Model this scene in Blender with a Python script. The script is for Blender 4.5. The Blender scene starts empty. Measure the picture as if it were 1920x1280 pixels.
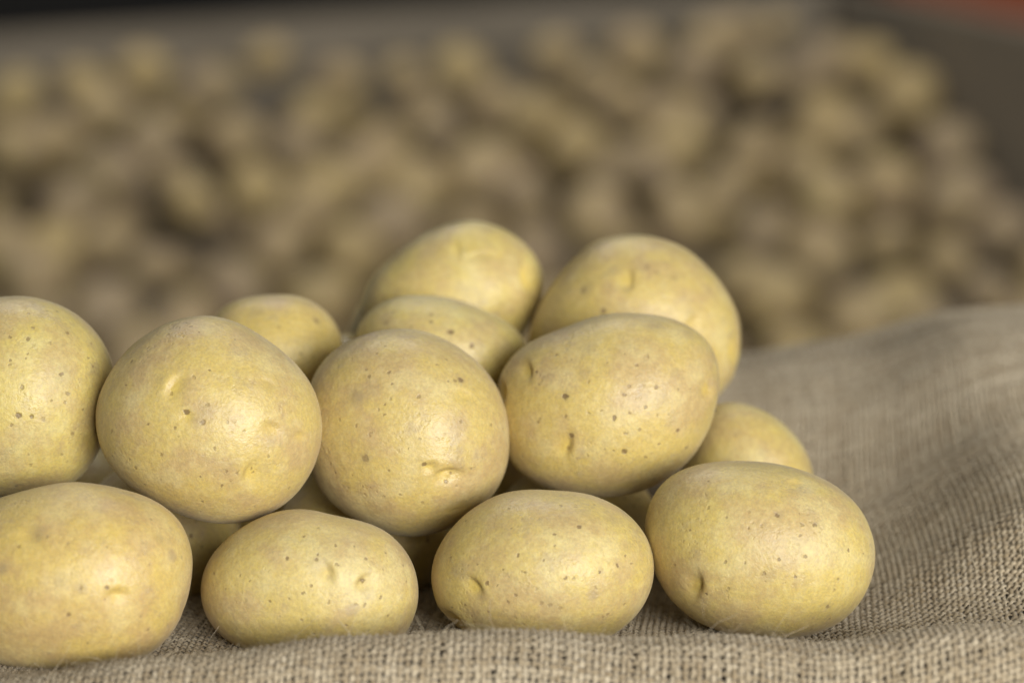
import bpy, math, random
import numpy as np
from mathutils import Vector

random.seed(7)
rng = np.random.default_rng(11)
scene = bpy.context.scene
COL = scene.collection

# ------------------------------------------------------------------ camera
PITCH = math.radians(9.0)
CAMZ = 0.262
KPX = 0.36 / 1920.0                       # metres per photo pixel at 1 m depth
cam_d = bpy.data.cameras.new("camera")
cam = bpy.data.objects.new("camera", cam_d)
COL.objects.link(cam)
cam.location = (0.0, -1.0, CAMZ)
cam.rotation_euler = (math.pi / 2 - PITCH, 0, 0)
cam_d.sensor_width = 36.0
cam_d.lens = 100.0
cam_d.clip_start = 0.01
cam_d.clip_end = 100.0
cam_d.dof.use_dof = True
cam_d.dof.focus_distance = 0.982
cam_d.dof.aperture_fstop = 4.9
cam_d.dof.aperture_blades = 0
scene.camera = cam

# ------------------------------------------------------------------ world, lamps, exposure
world = bpy.data.worlds.new("World")
scene.world = world
world.use_nodes = True
bg = world.node_tree.nodes["Background"]
bg.inputs[0].default_value = (0.95, 1.0, 1.0, 1)
bg.inputs[1].default_value = 0.145


def area(name, loc, target, sx, sy, power, col):
    l = bpy.data.lights.new(name, 'AREA')
    l.shape = 'RECTANGLE'
    l.size, l.size_y = sx, sy
    l.energy = power
    l.color = col
    o = bpy.data.objects.new(name, l)
    COL.objects.link(o)
    o.location = loc
    o.rotation_euler = (Vector(target) - Vector(loc)).to_track_quat('-Z', 'Y').to_euler()
    return o


# the open door behind the photographer, and an overhead fill added to brighten the heap
area("door_light", (1.45, -2.85, 0.66), (0.0, 0.0, 0.05), 2.2, 1.1, 178, (1.0, 0.985, 0.95))
area("heap_fill", (-0.3, 2.6, 3.2), (0.0, 3.3, -0.3), 2.2, 1.8, 58, (1.0, 0.95, 0.90))

scene.view_settings.view_transform = 'Standard'
scene.view_settings.look = 'None'
scene.view_settings.exposure = 0.0
scene.view_settings.gamma = 1.0
scene.render.engine = 'CYCLES'
scene.cycles.use_denoising = True
scene.cycles.max_bounces = 8

# ------------------------------------------------------------------ helpers
FW = np.array([0, math.cos(PITCH), -math.sin(PITCH)])
UP = np.array([0, math.sin(PITCH), math.cos(PITCH)])
RT = np.array([1.0, 0, 0])
CAM = np.array([0.0, -1.0, CAMZ])


def at(px, py, d):
    """point at depth d on the line of sight of photo pixel (px, py)"""
    return CAM + d * (FW + (px - 960) * KPX * RT + (640 - py) * KPX * UP)


def project(P):
    q = P - CAM
    d = q @ FW
    return 960 + (q @ RT) / d / KPX, 640 - (q @ UP) / d / KPX, d


def tag(o, label=None, cat=None, group=None, kind=None):
    if label: o["label"] = label
    if cat: o["category"] = cat
    if group: o["group"] = group
    if kind: o["kind"] = kind
    return o


def mesh_obj(name, V, F, mat, parent=None, smooth=True, attrs=None):
    """V (n,3) array, F (m,4) quads -> linked mesh object"""
    me = bpy.data.meshes.new(name)
    V = np.asarray(V, dtype=np.float32)
    F = np.asarray(F, dtype=np.int32)
    me.vertices.add(len(V))
    me.vertices.foreach_set("co", V.ravel())
    k = F.shape[1]
    me.loops.add(F.size)
    me.loops.foreach_set("vertex_index", F.ravel())
    me.polygons.add(len(F))
    me.polygons.foreach_set("loop_start", np.arange(0, F.size, k, dtype=np.int32))
    me.polygons.foreach_set("loop_total", np.full(len(F), k, dtype=np.int32))
    me.polygons.foreach_set("use_smooth", np.full(len(F), smooth, dtype=bool))
    for nm, arr in (attrs or {}).items():
        a = me.attributes.new(nm, 'FLOAT', 'POINT')
        a.data.foreach_set("value", np.asarray(arr, dtype=np.float32))
    me.update(calc_edges=True)
    me.validate()
    if mat: me.materials.append(mat)
    o = bpy.data.objects.new(name, me)
    COL.objects.link(o)
    if parent: o.parent = parent
    return o


def box(name, lo, hi, mat, parent=None, bevel=0.0):
    x0, y0, z0 = lo; x1, y1, z1 = hi
    V = [(x0,y0,z0),(x1,y0,z0),(x1,y1,z0),(x0,y1,z0),(x0,y0,z1),(x1,y0,z1),(x1,y1,z1),(x0,y1,z1)]
    F = [(0,3,2,1),(4,5,6,7),(0,1,5,4),(1,2,6,5),(2,3,7,6),(3,0,4,7)]
    o = mesh_obj(name, V, F, mat, parent, smooth=False)
    if bevel:
        b = o.modifiers.new("bevel", 'BEVEL'); b.width = bevel; b.segments = 2
    return o


class NT:
    """small wrapper to write node trees in few lines"""
    def __init__(self, name):
        self.m = bpy.data.materials.new(name); self.m.use_nodes = True
        self.t = self.m.node_tree
        self.b = self.t.nodes["Principled BSDF"]
    def n(self, typ, props=None, **ins):
        nd = self.t.nodes.new(typ)
        for k, v in (props or {}).items(): setattr(nd, k, v)
        for k, v in ins.items():
            key = int(k[1:]) if k[0] == 'i' and k[1:].isdigit() else k
            self.set(nd.inputs[key], v)
        return nd
    def set(self, sock, v):
        if isinstance(v, bpy.types.NodeSocket): self.t.links.new(v, sock)
        else: sock.default_value = v
    def math(self, op, a, b=0.0, c=None):
        nd = self.n('ShaderNodeMath', {'operation': op}, i0=a, i1=b)
        if c is not None: self.set(nd.inputs[2], c)
        return nd.outputs[0]
    def mix(self, f, a, b, mode='MIX'):
        nd = self.t.nodes.new('ShaderNodeMix'); nd.data_type = 'RGBA'; nd.blend_type = mode
        self.set(nd.inputs[0], f); self.set(nd.inputs[6], a); self.set(nd.inputs[7], b)
        return nd.outputs[2]
    def ramp(self, v, lo, hi, a=0.0, b=1.0, smooth=True):
        nd = self.n('ShaderNodeMapRange', {'interpolation_type': 'SMOOTHSTEP' if smooth else 'LINEAR'}, i0=v, i1=lo, i2=hi, i3=a, i4=b)
        return nd.outputs[0]
    def noise(self, vec, scale, detail=2.0, rough=0.5):
        nd = self.n('ShaderNodeTexNoise', None, Vector=vec, Scale=scale, Detail=detail, Roughness=rough)
        return nd.outputs[0]


def plain(name, col, rough=0.7, var=0.25, scale=9.0):
    k = NT(name)
    co = k.n('ShaderNodeTexCoord').outputs['Object']
    f = k.noise(co, scale, 5.0, 0.6)
    c = k.mix(f, tuple(x * (1 - var) for x in col) + (1,), tuple(x * (1 + var) for x in col) + (1,))
    k.set(k.b.inputs['Base Color'], c)
    k.b.inputs['Roughness'].default_value = rough
    bm = k.n('ShaderNodeBump', None, Strength=0.3, Distance=0.004, Height=k.noise(co, scale * 12, 4.0))
    k.set(k.b.inputs['Normal'], bm.outputs[0])
    return k.m


# ------------------------------------------------------------------ potato skin material
def skin(name, specks=(), bruises=(), seed=0.0, tone=(1, 1, 1), russet=0.5, detail=True, dusty=0.0):
    """specks / bruises: lists of (x, y, z, radius, strength) in the potato's own space"""
    k = NT(name)
    co0 = k.n('ShaderNodeTexCoord').outputs['Object']
    co = k.n('ShaderNodeVectorMath', {'operation': 'ADD'}, i0=co0, i1=(seed * 1.37, seed * 0.71, seed * 2.13)).outputs[0]
    Y = (0.568, 0.434, 0.130, 1); T = (0.490, 0.354, 0.148, 1); P = (0.612, 0.502, 0.220, 1); G = (0.385, 0.293, 0.162, 1)
    Y, T, P, G = [tuple(c * t for c, t in zip(q[:3], tone)) + (1,) for q in (Y, T, P, G)]
    m1 = k.noise(co, 46.0, 4.0, 0.62)
    m2 = k.noise(k.n('ShaderNodeVectorMath', {'operation': 'ADD'}, i0=co, i1=(3.1, 1.7, 5.2)).outputs[0], 55.0, 5.0, 0.62)
    m3 = k.noise(k.n('ShaderNodeVectorMath', {'operation': 'ADD'}, i0=co, i1=(9.1, 4.7, 2.2)).outputs[0], 85.0, 5.0, 0.65)
    c = k.mix(k.ramp(m1, 0.40, 0.62), Y, T)
    c = k.mix(k.ramp(m2, 0.50, 0.68, 0.0, 0.75), c, P)
    c = k.mix(k.ramp(m3, 0.56, 0.72, 0.0, 0.55 * russet * 2), c, G)
    if detail:
        # fine netted grain of the skin
        g1 = k.noise(co, 950.0, 3.0, 0.7)
        g2 = k.noise(co, 380.0, 3.0, 0.65)
        c = k.mix(k.ramp(g1, 0.35, 0.68, 0.0, 0.36), c, tuple(x * 0.72 for x in G[:3]) + (1,))
        c = k.mix(k.ramp(g2, 0.42, 0.70, 0.0, 0.30), c, tuple(min(1, x * 1.10) for x in P[:3]) + (1,))
        # eyes are clearer yellow
        at_ = k.n('ShaderNodeAttribute', {'attribute_name': 'eye'}).outputs['Fac']
        c = k.mix(k.math('MULTIPLY', at_, 0.75), c, (0.62 * tone[0], 0.46 * tone[1], 0.105 * tone[2], 1))
        cr_ = k.n('ShaderNodeAttribute', {'attribute_name': 'crease'}).outputs['Fac']
        c = k.mix(k.math('MULTIPLY', cr_, k.ramp(g2, 0.35, 0.6, 0.25, 0.8)), c, (0.235, 0.155, 0.07, 1))
        wob = k.n('ShaderNodeTexNoise', {'noise_dimensions': '3D'}, Vector=co, Scale=650.0, Detail=3.0)
        wv = k.n('ShaderNodeVectorMath', {'operation': 'MULTIPLY_ADD'}, i0=wob.outputs['Color'], i1=(0.0020,) * 3, i2=(-0.0010,) * 3).outputs[0]
        cw = k.n('ShaderNodeVectorMath', {'operation': 'ADD'}, i0=co0, i1=wv).outputs[0]
        def spots(lst, soft):
            acc = None
            for (x, y, z, r, s) in lst:
                dd = k.n('ShaderNodeVectorMath', {'operation': 'DISTANCE'}, i0=cw, i1=(x, y, z)).outputs['Value']
                f = k.ramp(dd, r * soft, r * 1.12, s, 0.0)
                acc = f if acc is None else k.math('MAXIMUM', acc, f)
            return acc
        br = spots(bruises, 0.05)
        if br is not None:
            c = k.mix(br, c, (0.30, 0.225, 0.125, 1))
        # small scattered lenticels
        vo = k.n('ShaderNodeTexVoronoi', None, Vector=cw, Scale=165.0)
        dots = k.ramp(vo.outputs['Distance'], 0.05, 0.15, 1.0, 0.0)
        pick = k.ramp(k.n('ShaderNodeSeparateColor', None, i0=vo.outputs['Color']).outputs[0], 0.52, 0.64, 0.0, 0.62, False)
        dots = k.math('MULTIPLY', dots, pick)
        c = k.mix(dots, c, (0.20, 0.135, 0.06, 1))
        vo2 = k.n('ShaderNodeTexVoronoi', None, Vector=cw, Scale=75.0)
        scuff = k.math('MULTIPLY', k.ramp(vo2.outputs['Distance'], 0.10, 0.24, 1.0, 0.0),
                       k.ramp(k.n('ShaderNodeSeparateColor', None, i0=vo2.outputs['Color']).outputs[1], 0.70, 0.85, 0.0, 0.55, False))
        c = k.mix(scuff, c, (0.36, 0.27, 0.155, 1))
        sp = spots(specks, 0.55)
        if sp is not None:
            c = k.mix(k.math('MULTIPLY', sp, 0.9), c, (0.135, 0.082, 0.040, 1))
        h = k.math('MULTIPLY_ADD', g1, 0.5, k.math('MULTIPLY', g2, 0.9))
        h = k.math('ADD', h, k.math('MULTIPLY', k.noise(co, 140.0, 3.0), 0.6))
        h = k.math('SUBTRACT', h, k.math('MULTIPLY', dots, 0.8))
        pv = k.n('ShaderNodeTexVoronoi', None, Vector=cw, Scale=520.0)
        pits = k.math('MULTIPLY', k.ramp(pv.outputs['Distance'], 0.1, 0.45, -0.45, 0.0), k.ramp(m3, 0.50, 0.62))
        h = k.math('ADD', h, pits)
        if sp is not None: h = k.math('SUBTRACT', h, k.math('MULTIPLY', sp, 0.9))
        bm = k.n('ShaderNodeBump', None, Strength=0.6, Distance=0.00045, Height=h)
        k.set(k.b.inputs['Normal'], bm.outputs[0])
        k.set(k.b.inputs['Roughness'], k.ramp(m2, 0.3, 0.7, 0.34, 0.51))
        k.b.inputs['Subsurface Weight'].default_value = 0.12
        k.b.inputs['Subsurface Radius'].default_value = (1.0, 0.6, 0.2)
        k.b.inputs['Subsurface Scale'].default_value = 0.003
    else:
        k.b.inputs['Roughness'].default_value = 0.6
    k.b.inputs['Specular IOR Level'].default_value = 0.42
    k.b.inputs['Sheen Weight'].default_value = 0.14
    k.b.inputs['Sheen Roughness'].default_value = 0.45
    k.b.inputs['Sheen Tint'].default_value = (0.95, 0.88, 0.74, 1)
    k.set(k.b.inputs['Base Color'], c)
    return k.m


# ------------------------------------------------------------------ cube-sphere directions
def cube_sphere(n):
    idx = {}; V = []; F = []
    def vid(p):
        key = tuple(p)
        if key not in idx:
            idx[key] = len(V); V.append(p)
        return idx[key]
    for ax in range(3):
        for sgn in (0, n):
            for i in range(n):
                for j in range(n):
                    q = []
                    for (a, b) in ((i, j), (i + 1, j), (i + 1, j + 1), (i, j + 1)):
                        p = [0, 0, 0]; p[ax] = sgn; p[(ax + 1) % 3] = a; p[(ax + 2) % 3] = b
                        q.append(vid(p))
                    F.append(q if sgn else q[::-1])
    P = np.array(V, float) / n * 2 - 1
    P = np.tan(P * math.pi / 4)
    P /= np.linalg.norm(P, axis=1)[:, None]
    return P, np.array(F)


DIR = {}
def dirs(n):
    if n not in DIR: DIR[n] = cube_sphere(n)
    return DIR[n]


def vnoise(P, freq, seed, octaves=3):
    """cheap smooth noise: sum of random plane waves"""
    r = np.random.default_rng(seed)
    out = np.zeros(len(P)); amp = 1.0
    for o in range(octaves):
        for _ in range(7):
            k = r.normal(size=3); k *= freq * (2 ** o) / np.linalg.norm(k) * r.uniform(0.7, 1.3)
            out += amp * np.sin(P @ k + r.uniform(0, 6.28)) / 7 ** 0.5
        amp *= 0.5
    return out


class Outline:
    """silhouette of a potato as radius over angle (low harmonics), in photo pixels"""
    def __init__(self, pts, order=6):
        p = np.array(pts, float)
        mn, mx = p.min(0), p.max(0)
        self.c = (mn + mx) / 2
        q = p - self.c; q[:, 1] *= -1
        th = np.arctan2(q[:, 1], q[:, 0]); R = np.hypot(q[:, 0], q[:, 1])
        self.order = order
        A = self.basis(th)
        W = np.diag([0.0] + [0.035 * h ** 3 for h in range(1, order + 1) for _ in (0, 1)])
        self.k = np.linalg.solve(A.T @ A + W, A.T @ R)
    def basis(self, th):
        return np.stack([np.ones_like(th)] + [f(h * th) for h in range(1, self.order + 1) for f in (np.cos, np.sin)], 1)
    def R(self, th):
        return self.basis(th) @ self.k
    def Rlow(self, th):
        k = self.k.copy(); k[1:3] *= 0.5; k[5:] = 0
        return self.basis(th) @ k


def ellipse_pts(cx, cy, a, b, rot=0):
    t = np.linspace(0, 2 * math.pi, 24, endpoint=False)
    c, s = math.cos(math.radians(rot)), math.sin(math.radians(rot))
    x, y = a * np.cos(t), b * np.sin(t)
    return np.stack([cx + x * c - y * s, cy + x * s + y * c], 1)


# name -> outline points (photo px), depth, half thickness (m), eyes, specks, bruises, label
POT = {}
def pot(key, pts, d, thick, label, eyes=(), specks=(), bruises=(), n=64, tone=(1, 1, 1), russet=0.5):
    POT[key] = dict(out=Outline(pts), d=d, c=thick, label=label, eyes=eyes, specks=specks, bruises=bruises, n=n, tone=tone, russet=russet)


# eyes: (px, py, length px, width px, depth mm, brow direction deg (0 = steep side to the right, 90 = steep side up))
pot('J', [(0,934),(49,919),(98,908),(148,904),(197,911),(246,924),(289,939),(322,962),(345,993),(358,1026),(361,1060),(357,1098),(348,1130),(335,1162),(314,1196),(286,1226),(230,1243),(131,1255),(66,1254),(0,1240),(-60,1208),(-95,1150),(-105,1080),(-90,1010),(-50,960)],
    0.968, 0.034, "large potato of the bottom row, cut off by the left edge",
    eyes=[(222,1110,26,20,1.3,90),(350,1150,30,26,2.2,200),(60,1000,30,18,0.9,70)],
    specks=[(199,1103,6,.9),(128,1150,6,.8),(62,1162,3,.6),(152,1103,5,.5),(265,1157,4,.5),(201,1026,4,.5),(36,1022,5,.6),(280,1056,3,.4),(198,1125,4,.5)],
    bruises=[(70,1000,26,.5),(5,1065,18,.6),(150,1104,16,.4),(300,1010,16,.35),(110,1090,14,.3)])
pot('K', [(542,955),(592,959),(637,968),(681,980),(726,999),(756,1025),(776,1057),(784,1093),(779,1137),(770,1173),(755,1200),(720,1217),(660,1228),(580,1232),(500,1227),(445,1212),(420,1194),(399,1167),(382,1131),(375,1093),(385,1060),(405,1031),(438,1001),(471,979),(506,961)],
    0.985, 0.030, "pale potato second from left in the bottom row, two dimpled eyes in front",
    eyes=[(618,1070,34,26,1.4,20),(680,1087,26,22,1.7,135)],
    specks=[(540,1047,5,.8),(594,1038,5,.7),(594,1049,5,.7),(628,1023,4,.7),(583,1095,4,.7),(568,1114,4,.7),(541,1122,4,.6),(504,1128,4,.7),(686,1048,4,.7),(715,1118,5,.7),(684,1131,5,.6),(617,1126,4,.6),(565,1161,4,.6),(589,1187,4,.6),(648,1172,4,.6),(755,1057,4,.6),(724,1036,4,.6),(448,1081,4,.5),(729,1153,4,.5),(681,1087,6,.8),(469,1087,3,.5),(664,1024,3,.5),(717,1065,3,.5)],
    bruises=[(600,1060,26,.35),(620,1082,10,.45),(680,1090,18,.4),(440,1172,16,.4),(690,1110,20,.25)], tone=(1.02, 1.03, 1.1), russet=0.35)
pot('L', [(1009,919),(1068,922),(1117,931),(1160,952),(1193,981),(1216,1014),(1227,1057),(1226,1086),(1216,1116),(1196,1145),(1170,1175),(1140,1195),(1080,1207),(1000,1211),(920,1206),(870,1192),(842,1165),(822,1136),(811,1103),(808,1070),(819,1031),(842,995),(878,962),(917,935),(953,922)],
    0.99, 0.031, "oval potato second from right in the bottom row, deep fold at lower left",
    eyes=[(892,1096,30,22,1.8,40),(858,1165,42,18,3.2,42),(1200,1090,20,14,0.6,0)],
    specks=[(1087,986,5,.8),(1040,1001,4,.7),(974,1040,6,.75),(1021,1049,4,.7),(986,1074,4,.6),(1060,1085,4,.8),(1074,1084,4,.6),(1126,1070,5,.9),(1156,1058,5,.8),(1172,1042,4,.7),(941,1069,4,.6),(969,1115,4,.6),(894,1060,3,.6),(959,990,4,.5),(956,952,4,.5),(1014,1131,5,.4),(1031,1135,6,.45),(1052,1139,6,.4),(911,1092,5,.8),(1130,1155,4,.5),(1171,1133,4,.5),(932,1096,3,.6)],
    bruises=[(1150,975,22,.35),(1030,1135,26,.3),(900,1120,14,.3),(945,1000,20,.25),(1175,1020,16,.3)])
pot('M', [(1376,864),(1435,867),(1499,881),(1553,902),(1596,934),(1625,976),(1639,1027),(1636,1073),(1621,1111),(1587,1153),(1545,1179),(1490,1193),(1435,1195),(1376,1188),(1335,1178),(1305,1160),(1267,1132),(1233,1090),(1219,1044),(1212,997),(1212,964),(1220,930),(1241,905),(1279,883),(1326,869)],
    0.995, 0.033, "clean oval potato at the right end of the bottom row, resting on open sackcloth",
    eyes=[(1310,1100,32,24,2.2,350),(1490,905,20,14,0.9,80)],
    specks=[(1456,965,6,.75),(1528,982,6,.75),(1504,984,5,.6),(1502,1001,4,.6),(1590,1030,5,.75),(1511,1043,4,.7),(1462,1052,4,.75),(1491,1079,5,.8),(1432,1075,5,.6),(1361,1051,4,.6),(1551,1137,5,.6),(1406,989,4,.5),(1500,960,3,.5),(1360,970,4,.45),(1327,951,4,.45),(1569,1085,4,.55),(1322,1112,4,.8),(1621,1038,3,.5),(1280,1013,4,.4),(1404,958,5,.3)],
    bruises=[(1460,965,14,.4),(1440,1080,18,.35),(1550,1137,14,.35),(1300,1040,20,.2)], tone=(1.01, 1.01, 1.0), russet=0.4)
pot('A', [(60,557),(120,575),(165,610),(195,648),(212,692),(212,735),(203,785),(185,835),(160,890),(120,912),(60,925),(0,930),(-70,922),(-125,885),(-155,820),(-165,745),(-155,680),(-120,615),(-60,570),(0,558)],
    1.015, 0.033, "round speckled potato of the upper row, cut off by the left edge",
    eyes=[(170,830,22,16,0.9,20)],
    specks=[(53,635,6,.75),(20,633,4,.6),(50,671,3,.6),(21,676,4,.6),(113,702,5,.75),(40,727,5,.65),(98,750,4,.6),(128,737,6,.6),(122,755,5,.5),(36,778,7,.9),(57,780,6,.85),(80,787,6,.4),(136,813,5,.6),(128,625,5,.6),(88,584,4,.5),(53,588,4,.5),(176,685,4,.7),(167,672,4,.5),(115,852,5,.5),(57,871,5,.4),(20,685,3,.5),(150,717,3,.5),(157,768,3,.6),(51,665,3,.6),(172,645,5,.5)],
    bruises=[(118,700,30,.25),(125,615,18,.35),(110,845,16,.3),(172,650,20,.3)])
pot('B', [(360,592),(309,607),(267,636),(239,658),(214,689),(194,726),(183,759),(182,793),(188,830),(204,865),(224,893),(250,915),(291,939),(329,960),(376,975),(422,979),(460,978),(520,955),(560,920),(590,870),(603,815),(601,770),(585,725),(560,690),(530,660),(490,630),(440,603),(400,593)],
    1.01, 0.033, "broad egg-shaped potato of the upper row with several shallow eyes, second from the left",
    eyes=[(322,722,34,20,1.5,150),(515,800,26,20,1.2,60),(465,885,30,26,1.5,160),(565,815,20,16,0.9,60),(505,715,26,14,0.8,60),(350,776,18,14,1.0,90)],
    specks=[(349,775,7,.9),(378,792,7,.65),(279,796,4,.7),(236,723,3,.6),(394,694,4,.75),(374,622,4,.6),(359,612,5,.5),(317,627,4,.6),(247,676,5,.6),(364,709,3,.4),(425,790,4,.5),(426,884,4,.6),(376,891,4,.6),(446,888,5,.6),(416,910,4,.6),(254,876,5,.5),(439,635,4,.5),(457,804,3,.5),(390,758,5,.4),(337,818,3,.4),(470,878,3,.6),(322,737,5,.5),(272,827,3,.5)],
    bruises=[(385,770,24,.35),(376,790,16,.4),(440,700,14,.25),(300,710,16,.25),(505,720,22,.3),(430,870,26,.2),(265,665,16,.3)])
pot('C', [(755,617.5),(809,625),(859,650),(903,687),(933,728),(950,778),(954,825),(950,876),(926,926),(876,970),(826,997),(775,1004),(728,998),(674,976),(630,948),(600,918),(586,885),(579,850),(576,800),(576,760),(579,724),(592,695),(624,660),(674,630),(708,620)],
    1.02, 0.034, "round potato in the middle of the upper row with a deep double eye",
    eyes=[(843,885,40,22,2.6,95),(806,872,20,14,1.4,95),(870,735,34,12,0.6,70),(862,955,36,12,0.9,290),(868,742,14,8,0.5,90)],
    specks=[(865,713,8,.8),(842,714,4,.5),(729,696,5,.6),(735,718,4,.6),(706,663,4,.5),(838,674,4,.5),(797,869,6,.85),(696,813,4,.4),(697,814,3,.4),(722,778,4,.6),(733,747,4,.5),(723,756,4,.6),(785,822,4,.5),(762,842,3,.5),(727,883,4,.5),(660,888,3,.5),(687,861,9,.45),(668,795,4,.5),(637,785,4,.4),(863,789,4,.5),(680,910,4,.5),(752,927,4,.5),(708,766,4,.5),(718,930,4,.4),(793,943,4,.4),(620,870,5,.4),(601,778,5,.6),(845,885,4,.7),(837,900,5,.7)],
    bruises=[(671,745,26,.62),(687,861,17,.5),(700,728,26,.25),(865,713,13,.4),(845,887,15,.3),(862,800,24,.25),(645,650,14,.3)])
pot('D', [(1181,586),(1244,593),(1291,610),(1328,644),(1347,679),(1352,710),(1344,747),(1333,785),(1322,816),(1303,851),(1275,882),(1228,907),(1181,926),(1134,933),(1087,926),(1041,918),(1000,907),(969,888),(952,858),(942,820),(934,780),(930,740),(932,712),(944,690),(969,664),(1003,638),(1050,616),(1119,594)],
    1.03, 0.033, "speckled potato at the right end of the upper row with a russet top",
    eyes=[(992,693,24,18,1.6,10),(1065,838,34,24,1.6,345),(945,735,24,14,1.8,0),(1330,730,26,16,1.4,350)],
    specks=[(1062,741,8,.95),(1005,694,4,.8),(1071,816,7,.85),(1171,847,7,.9),(1153,784,6,.85),(1061,781,5,.6),(1230,727,6,.7),(1171,740,5,.65),(1181,724,4,.5),(1209,765,4,.7),(1180,772,4,.6),(1126,771,4,.5),(1270,806,5,.8),(1287,837,5,.65),(1236,833,4,.65),(1213,855,4,.65),(1149,845,4,.6),(1134,843,4,.4),(1101,852,4,.55),(1193,684,4,.55),(1214,668,4,.45),(1273,729,4,.55),(1104,714,4,.5),(1039,668,3,.5),(1072,675,3,.5),(1171,662,3,.5),(1201,807,4,.5),(1163,872,3,.5),(1012,784,4,.4),(1066,837,6,.5),(1294,730,3,.5),(1306,785,3,.5),(1232,777,3,.5),(1256,776,3,.5),(1137,680,3,.4)],
    bruises=[(1225,610,30,.45),(1290,625,22,.4),(1105,652,22,.3),(1270,700,18,.3),(1095,700,14,.3),(1235,745,30,.25),(1062,745,14,.35)], russet=0.7)
pot('E', [(398,594),(436,566),(480,556),(540,552),(575,562),(606,578),(628,604),(641,640),(645,680),(632,730),(590,775),(520,792),(445,778),(402,735),(388,680),(391,630)],
    1.085, 0.026, "small potato peeking up behind the gap in the upper row, left of centre",
    specks=[(565,663,5,.6),(564,687,4,.5),(594,602,9,.45),(520,612,5,.4),(538,585,4,.3)], bruises=[(480,585,20,.3),(594,600,14,.4)], eyes=[(615,620,16,12,0.6,0)])
pot('G', [(786,553.5),(835,558),(884,571),(932,595),(970,620),(992,650),(985,690),(950,730),(880,765),(800,772),(720,750),(682,705),(667,655),(668,623),(681,595),(701,575),(742,559)],
    1.085, 0.028, "potato lying just behind the round middle one, two dark specks on its skin",
    specks=[(846,622,8,.9),(883,649,7,.9),(807,603,6,.75),(810,590,5,.6),(736,584,5,.4),(722,604,5,.5),(773,612,4,.4)], bruises=[(884,600,14,.4),(725,600,20,.3),(900,615,18,.3)])
pot('F', [(880,414),(924,420),(965,443),(997,477),(1020,508),(1025,526),(1016,555),(1003,585),(985,625),(940,680),(870,712),(790,705),(725,668),(684,620),(674,575),(682,546),(699,518),(733,485),(774,451),(823,426)],
    1.135, 0.031, "topmost potato of the stack with a long bright dent at its right end",
    eyes=[(982,520,46,16,3.0,190),(905,475,44,10,0.7,95),(860,470,26,14,0.7,10)],
    specks=[(930,536,5,.4),(840,520,4,.3),(760,520,4,.35),(730,534,4,.3)], bruises=[(915,432,20,.4),(905,478,22,.3)])
pot('H', [(1176,441),(1229,445),(1274,461),(1314,489),(1347,526),(1375,571),(1388,611),(1390,650),(1378,695),(1355,735),(1300,770),(1200,785),(1100,770),(1030,725),(993,670),(989,630),(1002,595),(1026,550),(1054,510),(1087,473),(1127,447)],
    1.12, 0.033, "big potato at the top right of the stack with a curled scar on its skin",
    eyes=[(1182,523,30,22,1.2,0),(1371,660,46,14,2.2,180),(1300,600,24,16,0.8,120)],
    specks=[(1130,585,8,.85),(1066,543,5,.5),(1092,545,9,.55),(1145,537,5,.45),(1185,578,4,.5),(1231,510,5,.5),(1214,498,5,.4),(1055,585,4,.4),(1030,600,4,.4),(1264,521,5,.35),(1144,568,3,.4),(1280,557,3,.4)],
    bruises=[(1100,540,20,.45),(1210,500,18,.35),(1160,505,22,.3),(1172,545,14,.4),(1295,590,18,.3),(1265,520,18,.3)])
pot('I', [(1339,757),(1375,755),(1415,763),(1448,779),(1480,806),(1503,835),(1517,862),(1524,900),(1518,940),(1495,978),(1440,1003),(1370,1005),(1310,975),(1280,920),(1283,855),(1303,795)],
    1.09, 0.026, "low potato half hidden behind the right end of the stack, on the sackcloth",
    specks=[(1378,815,5,.3)], bruises=[(1430,845,16,.3),(1380,810,14,.25)], tone=(1.0, 1.0, .92))
pot('N', ellipse_pts(300, 1003, 150, 146), 1.07, 0.028, "shaded potato at the back of the bottom row, seen between the two leftmost front ones",
    specks=[(358,1002,5,.9),(381,1025,4,.7)], n=32)
pot('Q', ellipse_pts(685, 1000, 165, 142), 1.075, 0.028, "shaded potato at the back of the bottom row, under the round middle one",
    specks=[(803,1014,6,.9),(803,1004,4,.7)], n=32)
pot('S', ellipse_pts(1082, 998, 158, 138), 1.075, 0.028, "shaded potato at the back of the bottom row, under the speckled right one", specks=[(1190,950,5,.5)], n=32)
pot('O', ellipse_pts(150, 955, 125, 118), 1.105, 0.026, "shaded potato in the dark gap between the two leftmost potatoes of the upper row", n=24)
pot('P', ellipse_pts(525, 925, 135, 118), 1.14, 0.027, "dark potato deep in the stack, glimpsed left below the round middle one", n=24)
pot('R', ellipse_pts(890, 905, 140, 122), 1.14, 0.027, "dark potato deep in the stack, glimpsed right below the round middle one", n=24)
pot('U', ellipse_pts(650, 700, 46, 78), 1.125, 0.022, "tiny sliver of potato showing between the small rear one and the round middle one", n=24)
pot('T', ellipse_pts(735, 640, 84, 112, 10), 1.20, 0.026, "very blurred potato furthest back, only its left rim showing behind the topmost one", n=24)

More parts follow.
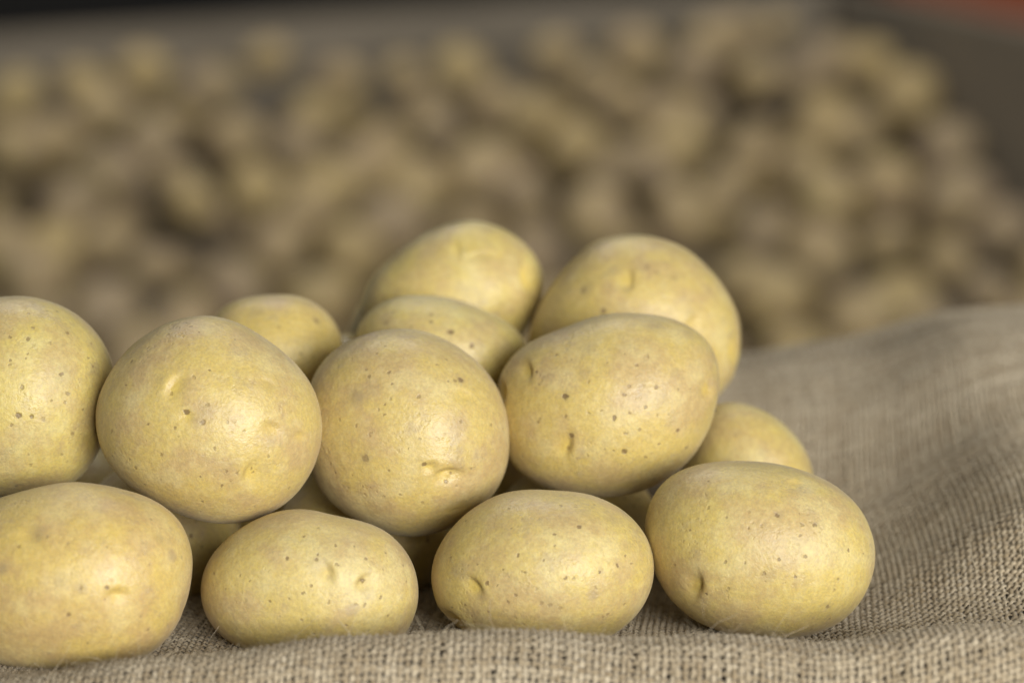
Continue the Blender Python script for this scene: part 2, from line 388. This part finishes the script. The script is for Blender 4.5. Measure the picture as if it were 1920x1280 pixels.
# depths settled so that neighbours touch without running into each other
for k_, d_ in {'J': 0.968, 'K': 0.985, 'L': 0.9892, 'M': 0.9971, 'A': 1.0179, 'B': 1.0007, 'C': 1.0285, 'D': 1.045, 'E': 1.085, 'G': 1.084, 'F': 1.1385,
               'H': 1.12, 'I': 1.09, 'N': 1.0683, 'Q': 1.0766, 'S': 1.0864, 'O': 1.1092, 'P': 1.14, 'R': 1.14, 'T': 1.2, 'U': 1.125}.items():
    POT[k_]['d'] = d_
for k_, t_ in {'A': (0.98, 1.0, 0.95), 'J': (1.03, 0.985, 0.93), 'C': (0.965, 0.95, 0.98), 'D': (0.98, 0.965, 0.96), 'F': (1.03, 1.04, 1.0), 'G': (1.0, 1.03, 1.0), 'H': (1.0, 0.99, 0.98), 'B': (0.985, 0.975, 1.0), 'E': (1.0, 0.98, 0.95), 'L': (1.0, 1.0, 1.0)}.items():
    POT[k_]['tone'] = t_


def build_shape(key):
    p = POT[key]
    D, F = dirs(p['n'])
    o = p['out']; d = p['d']
    C = at(o.c[0], o.c[1], d)
    s = KPX * d
    u, v, w = D[:, 0], D[:, 1], D[:, 2]
    rho = np.hypot(u, v)
    th = np.arctan2(v, u)
    t = rho ** 2
    R = (o.R(th) * t + o.Rlow(th) * (1 - t)) * s
    sd = sum(map(ord, key))
    e = 0.93                                              # slightly fuller than an ellipsoid
    cw = np.sign(w) * np.abs(w) ** e * p['c']
    L = np.stack([R * np.cos(th) * rho ** e, R * np.sin(th) * rho ** e, cw], 1)
    n1 = vnoise(D, 2.3, sd, 3)
    L *= (1 + 0.010 * n1 * (1 - t ** 2))[:, None]
    L *= (1 + 0.0022 * vnoise(D, 7.0, sd + 1, 2) + 0.0011 * vnoise(D, 19.0, sd + 2, 2))[:, None]
    # local frame: u right, v up (camera up), w towards the camera
    P = C + L[:, :1] * RT + L[:, 1:2] * UP - L[:, 2:] * FW
    return C, P, F, w, L


def dents(key, P, w, L):
    p = POT[key]
    px, py, dd = project(P)
    eye = np.zeros(len(P)); disp = np.zeros(len(P)); crs = np.zeros(len(P))
    front = np.clip((w + 0.15) / 0.3, 0, 1)
    for (ex, ey, ln, wd, dep, ang) in p['eyes']:
        a = math.radians(ang)
        dx, dy = (px - ex), -(py - ey)
        sx = dx * math.cos(a) + dy * math.sin(a)          # towards the steep side
        lx = -dx * math.sin(a) + dy * math.cos(a)
        sx = sx + 0.25 * lx ** 2 / ln                     # crescent
        g = np.where(sx > 0, np.exp(-(sx / (0.24 * wd)) ** 2), np.exp(-(sx / (0.95 * wd)) ** 2)) * np.exp(-(lx / (0.62 * ln)) ** 2)
        brow = np.exp(-((sx - 0.75 * wd) / (0.5 * wd)) ** 2) * np.exp(-(lx / (0.75 * ln)) ** 2)
        bud = np.exp(-((sx + 0.25 * wd) / (0.22 * wd)) ** 2 - (lx / (0.25 * ln)) ** 2)
        disp += front * dep * 1.0e-3 * (-g + 0.14 * brow + 0.30 * bud)
        crs = np.maximum(crs, front * np.exp(-((sx - 0.14 * wd) / (0.16 * wd)) ** 2 - ((lx - 0.1 * ln) / (0.42 * ln)) ** 2) * min(1, dep / 2.0))
        eye = np.maximum(eye, front * np.exp(-((sx + .2 * wd) / (0.6 * wd)) ** 2 - (lx / (0.5 * ln)) ** 2) * min(1, dep / 1.4))
    # (soil stays in the creases)
    inward = L / np.linalg.norm(L, axis=1)[:, None]
    W = inward[:, :1] * RT + inward[:, 1:2] * UP - inward[:, 2:] * FW
    return P + W * disp[:, None], eye, crs


# ------------------------------------------------------------------ sackcloth surface
def sst(a, b, x):
    t = np.clip((x - a) / (b - a), 0, 1)
    return t * t * (3 - 2 * t)


def smax(a, b, k):
    h = np.clip(0.5 + 0.5 * (a - b) / k, 0, 1)
    return b * (1 - h) + a * h + k * h * (1 - h)


CRX = [-0.30, -0.17, -0.118, -0.07, -0.02, 0.043, 0.097, 0.13, 0.16, 0.20, 0.32]
CRZ = [0.002, 0.0040, 0.0107, 0.0143, 0.0187, 0.0180, 0.0167, 0.0195, 0.0205, 0.0200, 0.0200]


def cloth_z(x, y):
    z = 0.0025 + 0 * x
    P3 = np.stack([x, y, 0 * x], -1).reshape(-1, 3)
    w = (vnoise(P3, 26, 5, 2) * 0.0016 + vnoise(P3, 75, 9, 2) * 0.0006).reshape(x.shape)
    # low ridge along the front edge
    cz = np.interp(x, CRX, CRZ)
    cz = cz + 0.0008 * np.sin(x * 95 + 1.0)
    ridge = cz * np.exp(-((y + 0.100) / 0.014) ** 2)
    # the heap of cloth that climbs on the right
    c = (x - 0.115) * 0.77 + (y - 0.03) * 0.64
    n = (x - 0.115) * 0.64 - (y - 0.03) * 0.77
    near = 0.072 * np.tanh(np.clip(0.032 + 0.34 * c, 0, 1) / 0.072) * sst(0.098, 0.20, x) * sst(-0.085, 0.03, y)
    back = 0.058 * sst(0.0, 0.25, y) * (0.25 + 0.75 * sst(-0.02, 0.09, x)) * (1 + 2.4 * np.clip(x - 0.1, 0, 0.2))
    hill = smax(near, back, 0.036) - 0.009
    hill = hill + 0.0010 * 0.5 * np.sin(n * 75 + 1.0 + 12 * c) * sst(0.10, 0.16, x) * sst(-0.06, 0.0, y)
    drop = -0.35 * np.clip(y - 0.285, 0, 1) ** 1.0 * sst(0.28, 0.32, y)
    return z + smax(ridge, hill, 0.006) + w * (0.7 + 0.5 * sst(0.1, 0.2, x)) + drop


def cloth(u, v):
    """u across, v along the cloth (m): v below V0 runs down over the front edge"""
    V0, RAD, ANG = -0.105, 0.014, math.radians(60)
    s = np.clip(V0 - v, 0, None)
    a = np.clip(s / RAD, 0, ANG)
    over = np.clip(s - RAD * ANG, 0, None)
    y = np.where(v >= V0, v, V0 - RAD * np.sin(a) - over * math.cos(ANG))
    dz = np.where(v >= V0, 0.0, -RAD * (1 - np.cos(a)) - over * math.sin(ANG))
    ye = np.maximum(y, V0 + 0.004)
    z = cloth_z(u, ye) + dz
    return u, y, z


BALL = []          # (centre, semi x, semi y, semi z) of everything that presses into the cloth
def press(x, y, z):
    for (C, a, b, c) in BALL:
        q = 1 - ((x - C[0]) / a) ** 2 - ((y - C[1]) / b) ** 2
        low = np.where(q > 0, C[2] - c * np.sqrt(np.clip(q, 0, 1)), C[2] + 0.5 * c * np.clip(-q, 0, 4)) - 0.0011
        h = np.clip(0.5 + 0.5 * (low - z) / 0.0025, 0, 1)
        z = low * (1 - h) + z * h - 0.0025 * h * (1 - h)
    return z


# ------------------------------------------------------------------ build the potatoes of the stack
for key, p in POT.items():
    C, P, F, w, L = build_shape(key)
    P2, eye, crs = dents(key, P, w, L)
    px, py, dd = project(P2)
    fr = np.where(w > 0.05)[0]
    def spot(lst, scl=1.0, ssc=1.0):
        r = []
        for (sx, sy, rad, st) in lst:
            i = fr[np.argmin((px[fr] - sx) ** 2 + (py[fr] - sy) ** 2)]
            q = P2[i] - C
            r.append((q[0], q[1], q[2], rad * KPX * p['d'] * scl, st * ssc))
        return r
    mat = skin("potato_skin", spot(p['specks'], 0.84, 0.95), spot(p['bruises']), seed=float(sum(map(ord, key)) % 17), tone=p['tone'], russet=p['russet'])
    o = mesh_obj("potato", P2 - C, F, mat, attrs={'eye': eye, 'crease': crs})
    o.location = C
    tag(o, p['label'], "potato", "potatoes stacked on the sackcloth")
    p['obj'] = o
    if key in 'JKLMNQSIOPR':
        ext = (P2.max(0) - P2.min(0)) / 2
        mid = (P2.max(0) + P2.min(0)) / 2
        BALL.append((mid, ext[0], ext[1], ext[2]))
        print(key, 'bottom z', P2[:, 2].min(), 'y', mid[1])

# dried stub of root left on the rim of the speckled potato
def scab():
    D, F = dirs(8)
    V = []; Fs = []
    for q, (dx, dz, r, st) in enumerate([(0, 0, 0.0011, 1.6), (0.0007, -0.0013, 0.0008, 1.2), (0.0011, -0.0022, 0.0005, 1.8)]):
        v = D * r * np.array([0.8, 0.8, st]) * (1 + 0.25 * vnoise(D, 4, q + 5, 2))[:, None] + np.array([dx, 0, dz])
        Fs.append(F + len(D) * q); V.append(v)
    D_ = POT['D']
    C = np.array(D_['obj'].location)
    P = at(1335, 757, D_['d'] - 0.004) - C
    o = mesh_obj("dried_scab", np.concatenate(V) + P, np.concatenate(Fs), plain("scab_brown", (0.10, 0.07, 0.045), 0.9, 0.3, 600), D_['obj'])
    o["label"] = "small dark dried scab on the right rim"
scab()

# ------------------------------------------------------------------ the woven cloth
def jute(name, base):
    k = NT(name)
    co = k.n('ShaderNodeTexCoord').outputs['Object']
    tone = k.n('ShaderNodeAttribute', {'attribute_name': 'tone'}).outputs['Fac']
    dark = tuple(x * f for x, f in zip(base, (0.62, 0.56, 0.48))) + (1,)
    light = tuple(min(1, x * 1.22) for x in base) + (1,)
    c = k.mix(tone, dark, light)
    f = k.noise(co, 60.0, 4.0, 0.65)
    c = k.mix(k.ramp(f, 0.35, 0.7, 0.0, 0.35), c, (base[0] * 0.75, base[1] * 0.66, base[2] * 0.52, 1))
    g = k.noise(co, 1400.0, 3.0, 0.7)
    c = k.mix(k.ramp(g, 0.35, 0.7, 0.0, 0.5), c, (base[0] * 0.55, base[1] * 0.5, base[2] * 0.42, 1))
    k.set(k.b.inputs['Base Color'], c)
    k.b.inputs['Roughness'].default_value = 0.85
    k.b.inputs['Specular IOR Level'].default_value = 0.2
    k.b.inputs['Sheen Weight'].default_value = 0.2
    bm = k.n('ShaderNodeBump', None, Strength=0.8, Distance=0.0003, Height=g)
    k.set(k.b.inputs['Normal'], bm.outputs[0])
    return k.m


JUTE = jute("jute_thread", (0.485, 0.415, 0.300))
PITCHW = 0.00222
SIDES = 4


def frame(u, v):
    """surface point and unit normal"""
    def S(a, b):
        x, y, z = cloth(a, b)
        z = press(x, y, z)
        return np.stack([x, y, z], -1)
    e = 0.0008
    p = S(u, v)
    pu = S(u + e, v) - p
    pv = S(u, v + e) - p
    nn = np.cross(pu, pv)
    nn /= np.linalg.norm(nn, axis=-1)[..., None]
    return p, nn


def weave(name, along, lo, hi, c0, c1, parent):
    """threads that run along u ('u') or v ('v'); every thread is a flattened tube going over and under"""
    nt = int((c1 - c0) / PITCHW); ns = int((hi - lo) / PITCHW * 2)
    r = np.random.default_rng(3 if along == 'u' else 4)
    T = c0 + (np.arange(nt) + 0.5) * PITCHW
    Sx = lo + np.arange(ns) * PITCHW / 2
    TT, SS = np.meshgrid(T, Sx, indexing='ij')
    it, js = np.meshgrid(np.arange(nt), np.arange(ns), indexing='ij')
    def wob(freqs, amps):
        w = np.zeros((nt, ns))
        for f, a in zip(freqs, amps):
            ph = r.uniform(0, 6.28, (nt, 1)); ff = f * r.uniform(0.7, 1.4, (nt, 1))
            w += a * np.sin(SS * ff + ph)
        return w
    lat = wob((60, 170, 420), (0.00022, 0.00018, 0.00016)) + r.normal(0, 0.00022, (nt, 1))
    wid = 0.00098 * (1 + 0.17 * r.normal(size=(nt, 1)).clip(-1.5, 2.5)) * (1 + wob((130, 390, 900), (0.10, 0.12, 0.10)))
    wid *= 1 + 0.10 * r.normal(size=(nt, ns)).clip(-2, 2)
    thick = 0.00046
    # over / under: even samples lie on a crossing
    cross = js // 2
    sgn = np.where((cross + it) % 2 == 0, 1.0, -1.0) * (1 if along == 'u' else -1)
    h = np.where(js % 2 == 0, sgn, 0.0) * (0.00085 if along == 'u' else 0.00045)
    wid = wid * (1.04 if along == 'u' else 0.98)
    if along == 'u':
        u, v = SS + PITCHW * 0.5, TT + lat
    else:
        u, v = TT + lat, SS + PITCHW * 0.5
    # cloth pulled a little askew
    u, v = u + 0.05 * v + 0.0015 * np.sin(v * 40), v - 0.06 * u + 0.002 * np.sin(u * 22 + 1) + 0.42 * np.logaddexp(0, (u - 0.13) * 60) / 60
    p, n = frame(u, v)
    t = np.gradient(p, axis=1); t /= np.linalg.norm(t, axis=-1)[..., None]
    b = np.cross(n, t)
    p = p + n * (h + 0.0006)[..., None]
    ang = np.arange(SIDES) / SIDES * 2 * math.pi
    ring = (p[:, :, None, :] + b[:, :, None, :] * (wid[..., None] * np.cos(ang))[..., None]
            + n[:, :, None, :] * (thick * np.sin(ang))[None, None, :, None])
    V = ring.reshape(-1, 3)
    a = (it * ns + js)[:, :-1, None] * SIDES
    k0 = np.arange(SIDES); k1 = (k0 + 1) % SIDES
    F = np.stack([a + k0, a + k1, a + SIDES + k1, a + SIDES + k0], -1).reshape(-1, 4)
    tone = np.clip(0.50 + 0.22 * r.normal(size=(nt, 1)) + wob((35, 210), (0.14, 0.14)) + 0.15 * r.normal(size=(nt, ns)), 0, 1)
    tone = np.repeat(tone.reshape(-1), SIDES)
    o = mesh_obj(name, V, F, JUTE, parent, attrs={'tone': tone})
    return tag(o, kind="stuff")


cl = bpy.data.objects.new("sackcloth", None)
COL.objects.link(cl)
tag(cl, "coarse woven brown jute sackcloth spread under the stacked potatoes", "sackcloth")
U0, U1, V0_, V1_ = -0.230, 0.295, -0.140, 0.335
weave("weft_threads", 'u', U0, U1, V0_, V1_, cl)
weave("warp_threads", 'v', V0_, V1_, U0, U1, cl)

# loose fibres standing off the weave
def fibres():
    N = 46000
    r = np.random.default_rng(21)
    u = r.uniform(-0.21, 0.24, N); v = np.where(r.random(N) < 0.55, r.uniform(-0.120, -0.065, N), r.uniform(-0.11, 0.15, N))
    p, n = frame(u, v)
    t = r.normal(size=(N, 3)); t -= (t * n).sum(1)[:, None] * n * 0.8; t /= np.linalg.norm(t, axis=1)[:, None]
    ln = r.gamma(2.6, 0.0009, N).clip(0.0008, 0.009)
    big = r.random(N) < 0.012; ln = np.where(big, r.uniform(0.008, 0.018, N), ln)
    p0 = p + n * 0.0008
    side = np.cross(t, n); side /= np.linalg.norm(side, axis=1)[:, None]
    curl = side * r.normal(0, 0.5, (N, 1)); lift = r.uniform(0.1, 0.9, (N, 1))
    tw = r.uniform(0, 3.14, (N, 1)); b = side * np.cos(tw) + n * np.sin(tw)
    rings = []
    for q in (0, .5, 1.0):
        c = p0 + (t * q + n * (lift * q - 0.3 * q * q) + curl * q * q) * ln[:, None]
        w = (np.where(big, 0.00011, 0.000055) * (1 - 0.5 * q))[:, None]
        rings.append(np.stack([c + b * w, c - b * w], 1))
    V = np.stack(rings, 1).reshape(-1, 3)
    base = (np.arange(N) * 6)[:, None]
    F = np.stack([base + k for k in (np.array([0, 1, 3, 2]), np.array([2, 3, 5, 4]))], 1).reshape(-1, 4)
    o = mesh_obj("loose_fibres", V, F, JUTE, cl, attrs={'tone': np.repeat(r.uniform(0.5, 1.0, N), 6)})
    tag(o, kind="stuff")
fibres()

# the surface under the cloth, seen only through the holes of the weave
def underlay():
    u = np.linspace(U0 + 0.01, U1 - 0.01, 113); v = np.linspace(V0_ + 0.01, V1_ - 0.012, 95)
    uu, vv = np.meshgrid(u, v, indexing='ij')
    uu, vv = uu + 0.05 * vv, vv - 0.06 * uu + 0.42 * np.logaddexp(0, (uu - 0.13) * 60) / 60
    p, n = frame(uu, vv)
    p = p - n * 0.0035
    q = p - n * 0.004
    A = p.reshape(-1, 3)
    nu, nv = len(u), len(v)
    i, j = np.meshgrid(np.arange(nu - 1), np.arange(nv - 1), indexing='ij')
    a = i * nv + j
    F = np.stack([a, a + nv, a + nv + 1, a + 1], -1).reshape(-1, 4)
    o = mesh_obj("table", A, F, plain("table_wood", (0.13, 0.105, 0.075), 0.9, 0.3, 20))
    tag(o, kind="structure")
underlay()

# ------------------------------------------------------------------ background: the store of potatoes
def depth_bg(px, py):
    return 3.62 + (640 - py) / 560.0 * 1.0

NSLOPE = None
a_, b_ = at(960, 600, depth_bg(960, 600)), at(960, 100, depth_bg(960, 100))
sl = (b_ - a_) / np.linalg.norm(b_ - a_)
NSLOPE = np.cross(RT, sl)                                     # up and towards the camera

BLOBS = [(270,130),(195,215),(110,270),(160,160),(400,170),(505,110),(290,290),(135,395),(365,400),(480,365),(610,365),(590,215),(440,250),
 (720,290),(755,140),(870,130),(820,245),(690,330),(905,340),(520,480),(290,510),(200,580),(440,540),(735,430),(600,560),(30,290),(10,480),(70,540),
 (100,450),(1195,75),(1385,35),(1165,195),(1040,80),(1000,230),(1320,200),(1560,90),(1700,170),(1630,110),(1500,130),(1265,295),(1405,290),(1360,375),
 (1080,270),(1140,320),(1200,300),(1120,410),(1280,430),(1550,390),(1600,270),(1665,340),(1550,250),(1780,280),(1800,375),(1780,490),(1880,420),(1690,560),
 (1540,490),(1450,570),(1430,450),(1500,320),(1610,620),(1740,610),(1850,550),(30,170),(350,600),(80,620),(660,470),(780,350),(640,130),(930,200),(1250,200),
 (1420,130),(1300,110),(1400,520),(560,290),(330,340),(210,330),(200,460),(570,410),(890,440),(980,380),(1000,480),(1230,350),(1340,60),(1460,30),(1110,130)]
DARK = [(960,130),(1590,170),(1480,230),(1340,280),(1260,370),(1050,420),(1350,440),(1660,450),(1640,430),(1470,510),(1580,580),(530,310),(390,320),(320,210),
 (495,180),(60,370),(270,430),(410,480),(615,460),(20,430),(1450,90),(1250,110),(1080,340),(680,190),(500,560)]


def in_heap(x, y):
    if y > 690: return False
    if x > 1790 + (y - 300) * 0.25 and y < 420: return False
    top = np.interp(x, [-150, 150, 400, 650, 900, 1050, 1250, 1450, 1600, 1760], [140, 135, 135, 140, 125, 95, 60, 50, 95, 165])
    return y > top


VARS = []
for i in range(7):
    D, F = dirs(10)
    r = np.random.default_rng(60 + i)
    ax = np.array([0.041, 0.036, 0.034]) * r.uniform(0.9, 1.1, 3)
    V = D * ax * (1 + 0.05 * vnoise(D, 2.0, 80 + i, 2))[:, None]
    VARS.append((V, F))
BGM = [skin("dusty_potato_skin", seed=3.0 + 2 * i, tone=t, russet=0.8, detail=False) for i, t in enumerate([(0.78, 0.778, 1.12), (0.66, 0.665, 1.03), (0.82, 0.815, 1.04)])]
MESH = {}
def bg_potato(P, sc, r):
    vi, mi = r.randrange(len(VARS)), r.choice((0, 0, 1, 2))
    if (vi, mi) not in MESH:
        o = mesh_obj("potato", *VARS[vi], BGM[mi]); MESH[(vi, mi)] = o.data
    else:
        o = bpy.data.objects.new("potato", MESH[(vi, mi)]); COL.objects.link(o)
    o.location = P
    o.scale = (sc,) * 3
    o.rotation_euler = (r.uniform(-0.5, 0.5), r.uniform(-0.6, 0.6), r.uniform(0, 6.28))
    tag(o, "out-of-focus dusty potato in the heap filling the bin behind the stack", "potato", "blurred potatoes heaped in the bin")
    return o


rr = random.Random(5)
top = []
for (x, y) in BLOBS:
    top.append((x, y + 26 * max(0.0, 1 - y / 300.0)))
for _ in range(6000):
    x, y = rr.uniform(-120, 1980), rr.uniform(10, 690)
    if not in_heap(x, y): continue
    if min((x - a) ** 2 + ((y - b) * 1.25) ** 2 for a, b in top) < 112 ** 2: continue
    if min((x - a) ** 2 + (y - b) ** 2 for a, b in DARK) < 92 ** 2: continue
    top.append((x, y))
nbg = 0
for (x, y) in top:
    d = depth_bg(x, y)
    P = at(x, y, d) + NSLOPE * rr.uniform(-0.010, 0.018)
    bg_potato(P, rr.choice((0.85, 1.0, 1.1, 1.2, 1.3)), rr); nbg += 1
low = []
for _ in range(9000):
    x, y = rr.uniform(-120, 1960), rr.uniform(0, 690)
    if not in_heap(x, y + 10): continue
    if low and min((x - a) ** 2 + ((y - b) * 1.35) ** 2 for a, b in low) < 92 ** 2: continue
    if min((x - a) ** 2 + (y - b) ** 2 for a, b in DARK) < 50 ** 2: continue
    low.append((x, y))
for (x, y) in low:
    d = depth_bg(x, y)
    bg_potato(at(x, y, d) - NSLOPE * rr.uniform(0.070, 0.085), rr.uniform(0.95, 1.15), rr); nbg += 1
print('background potatoes', nbg, len(top), len(low))

BINM = plain("bin_board", (0.22, 0.185, 0.135), 0.8, 0.22, 5)
bn = bpy.data.objects.new("storage_bin", None)
COL.objects.link(bn)
tag(bn, "grey brown open-fronted bin holding the blurred heap of potatoes", "bin")


def panel(name, top_a, top_b, bot, thick, parent, mat):
    """upright board between two rim points down to height bot, with thickness"""
    A, B = np.array(top_a), np.array(top_b)
    dirv = (B - A); dirv[2] = 0; dirv /= np.linalg.norm(dirv)
    nrm = np.array([-dirv[1], dirv[0], 0]) * thick
    V = []
    for off in (0, 1):
        for q, z in ((A, None), (B, None), (B, bot), (A, bot)):
            p = q + nrm * off
            V.append((p[0], p[1], q[2] if z is None else z))
    F = [(0,3,2,1),(4,5,6,7),(0,1,5,4),(1,2,6,5),(2,3,7,6),(3,0,4,7)]
    o = mesh_obj(name, V, F, mat, parent, smooth=False)
    b = o.modifiers.new("bevel", 'BEVEL'); b.width = 0.006; b.segments = 2
    return o


corner = at(1560, -30, 5.05)
left_end = at(-330, 88, 4.72)
panel("back_board", left_end, corner, -1.0, 0.04, bn, BINM)
panel("side_board", corner + np.array([0.004, -0.004, 0]), at(2010, 74, 3.9), -1.0, 0.04, bn, BINM)
# sloping floor of the bin, under the heap
f0, f1 = at(-700, 900, depth_bg(0, 900)) - NSLOPE * 0.15, at(2600, 900, depth_bg(0, 900)) - NSLOPE * 0.15
f2, f3 = at(2300, 40, depth_bg(0, 40)) - NSLOPE * 0.15, at(-400, 40, depth_bg(0, 40)) - NSLOPE * 0.15
V = [f0, f1, f2, f3] + [q - NSLOPE * 0.03 for q in (f0, f1, f2, f3)]
mesh_obj("sloping_floor", V, [(0,1,2,3),(7,6,5,4),(0,4,5,1),(1,5,6,2),(2,6,7,3),(3,7,4,0)], plain("bin_floor", (0.10, 0.08, 0.055), 0.9), bn, smooth=False)

# dark rear of the shed and the orange machine panel beyond the bin
box("rear_wall", (-4, 8.0, -1.2), (4, 8.1, 3.5), plain("dark_boards", (0.022, 0.020, 0.018), 0.9))
tag(bpy.data.objects["rear_wall"], kind="structure")
gr = box("floor", (-5, -4, -1.1), (5, 9, -1.0), plain("shed_floor", (0.12, 0.11, 0.095), 0.9))
tag(gr, kind="structure")
om = plain("orange_paint", (0.25, 0.05, 0.008), 0.6, 0.15)
c0 = at(1660, 40, 5.9); c1 = at(2300, -420, 5.9)
pn = box("machine_panel", (c0[0], c0[1], -1.0), (c1[0], c0[1] + 0.5, c1[2]), om, bevel=0.02)
tag(pn, "blurred orange red painted machine panel beyond the bin, in the upper right corner", "panel")
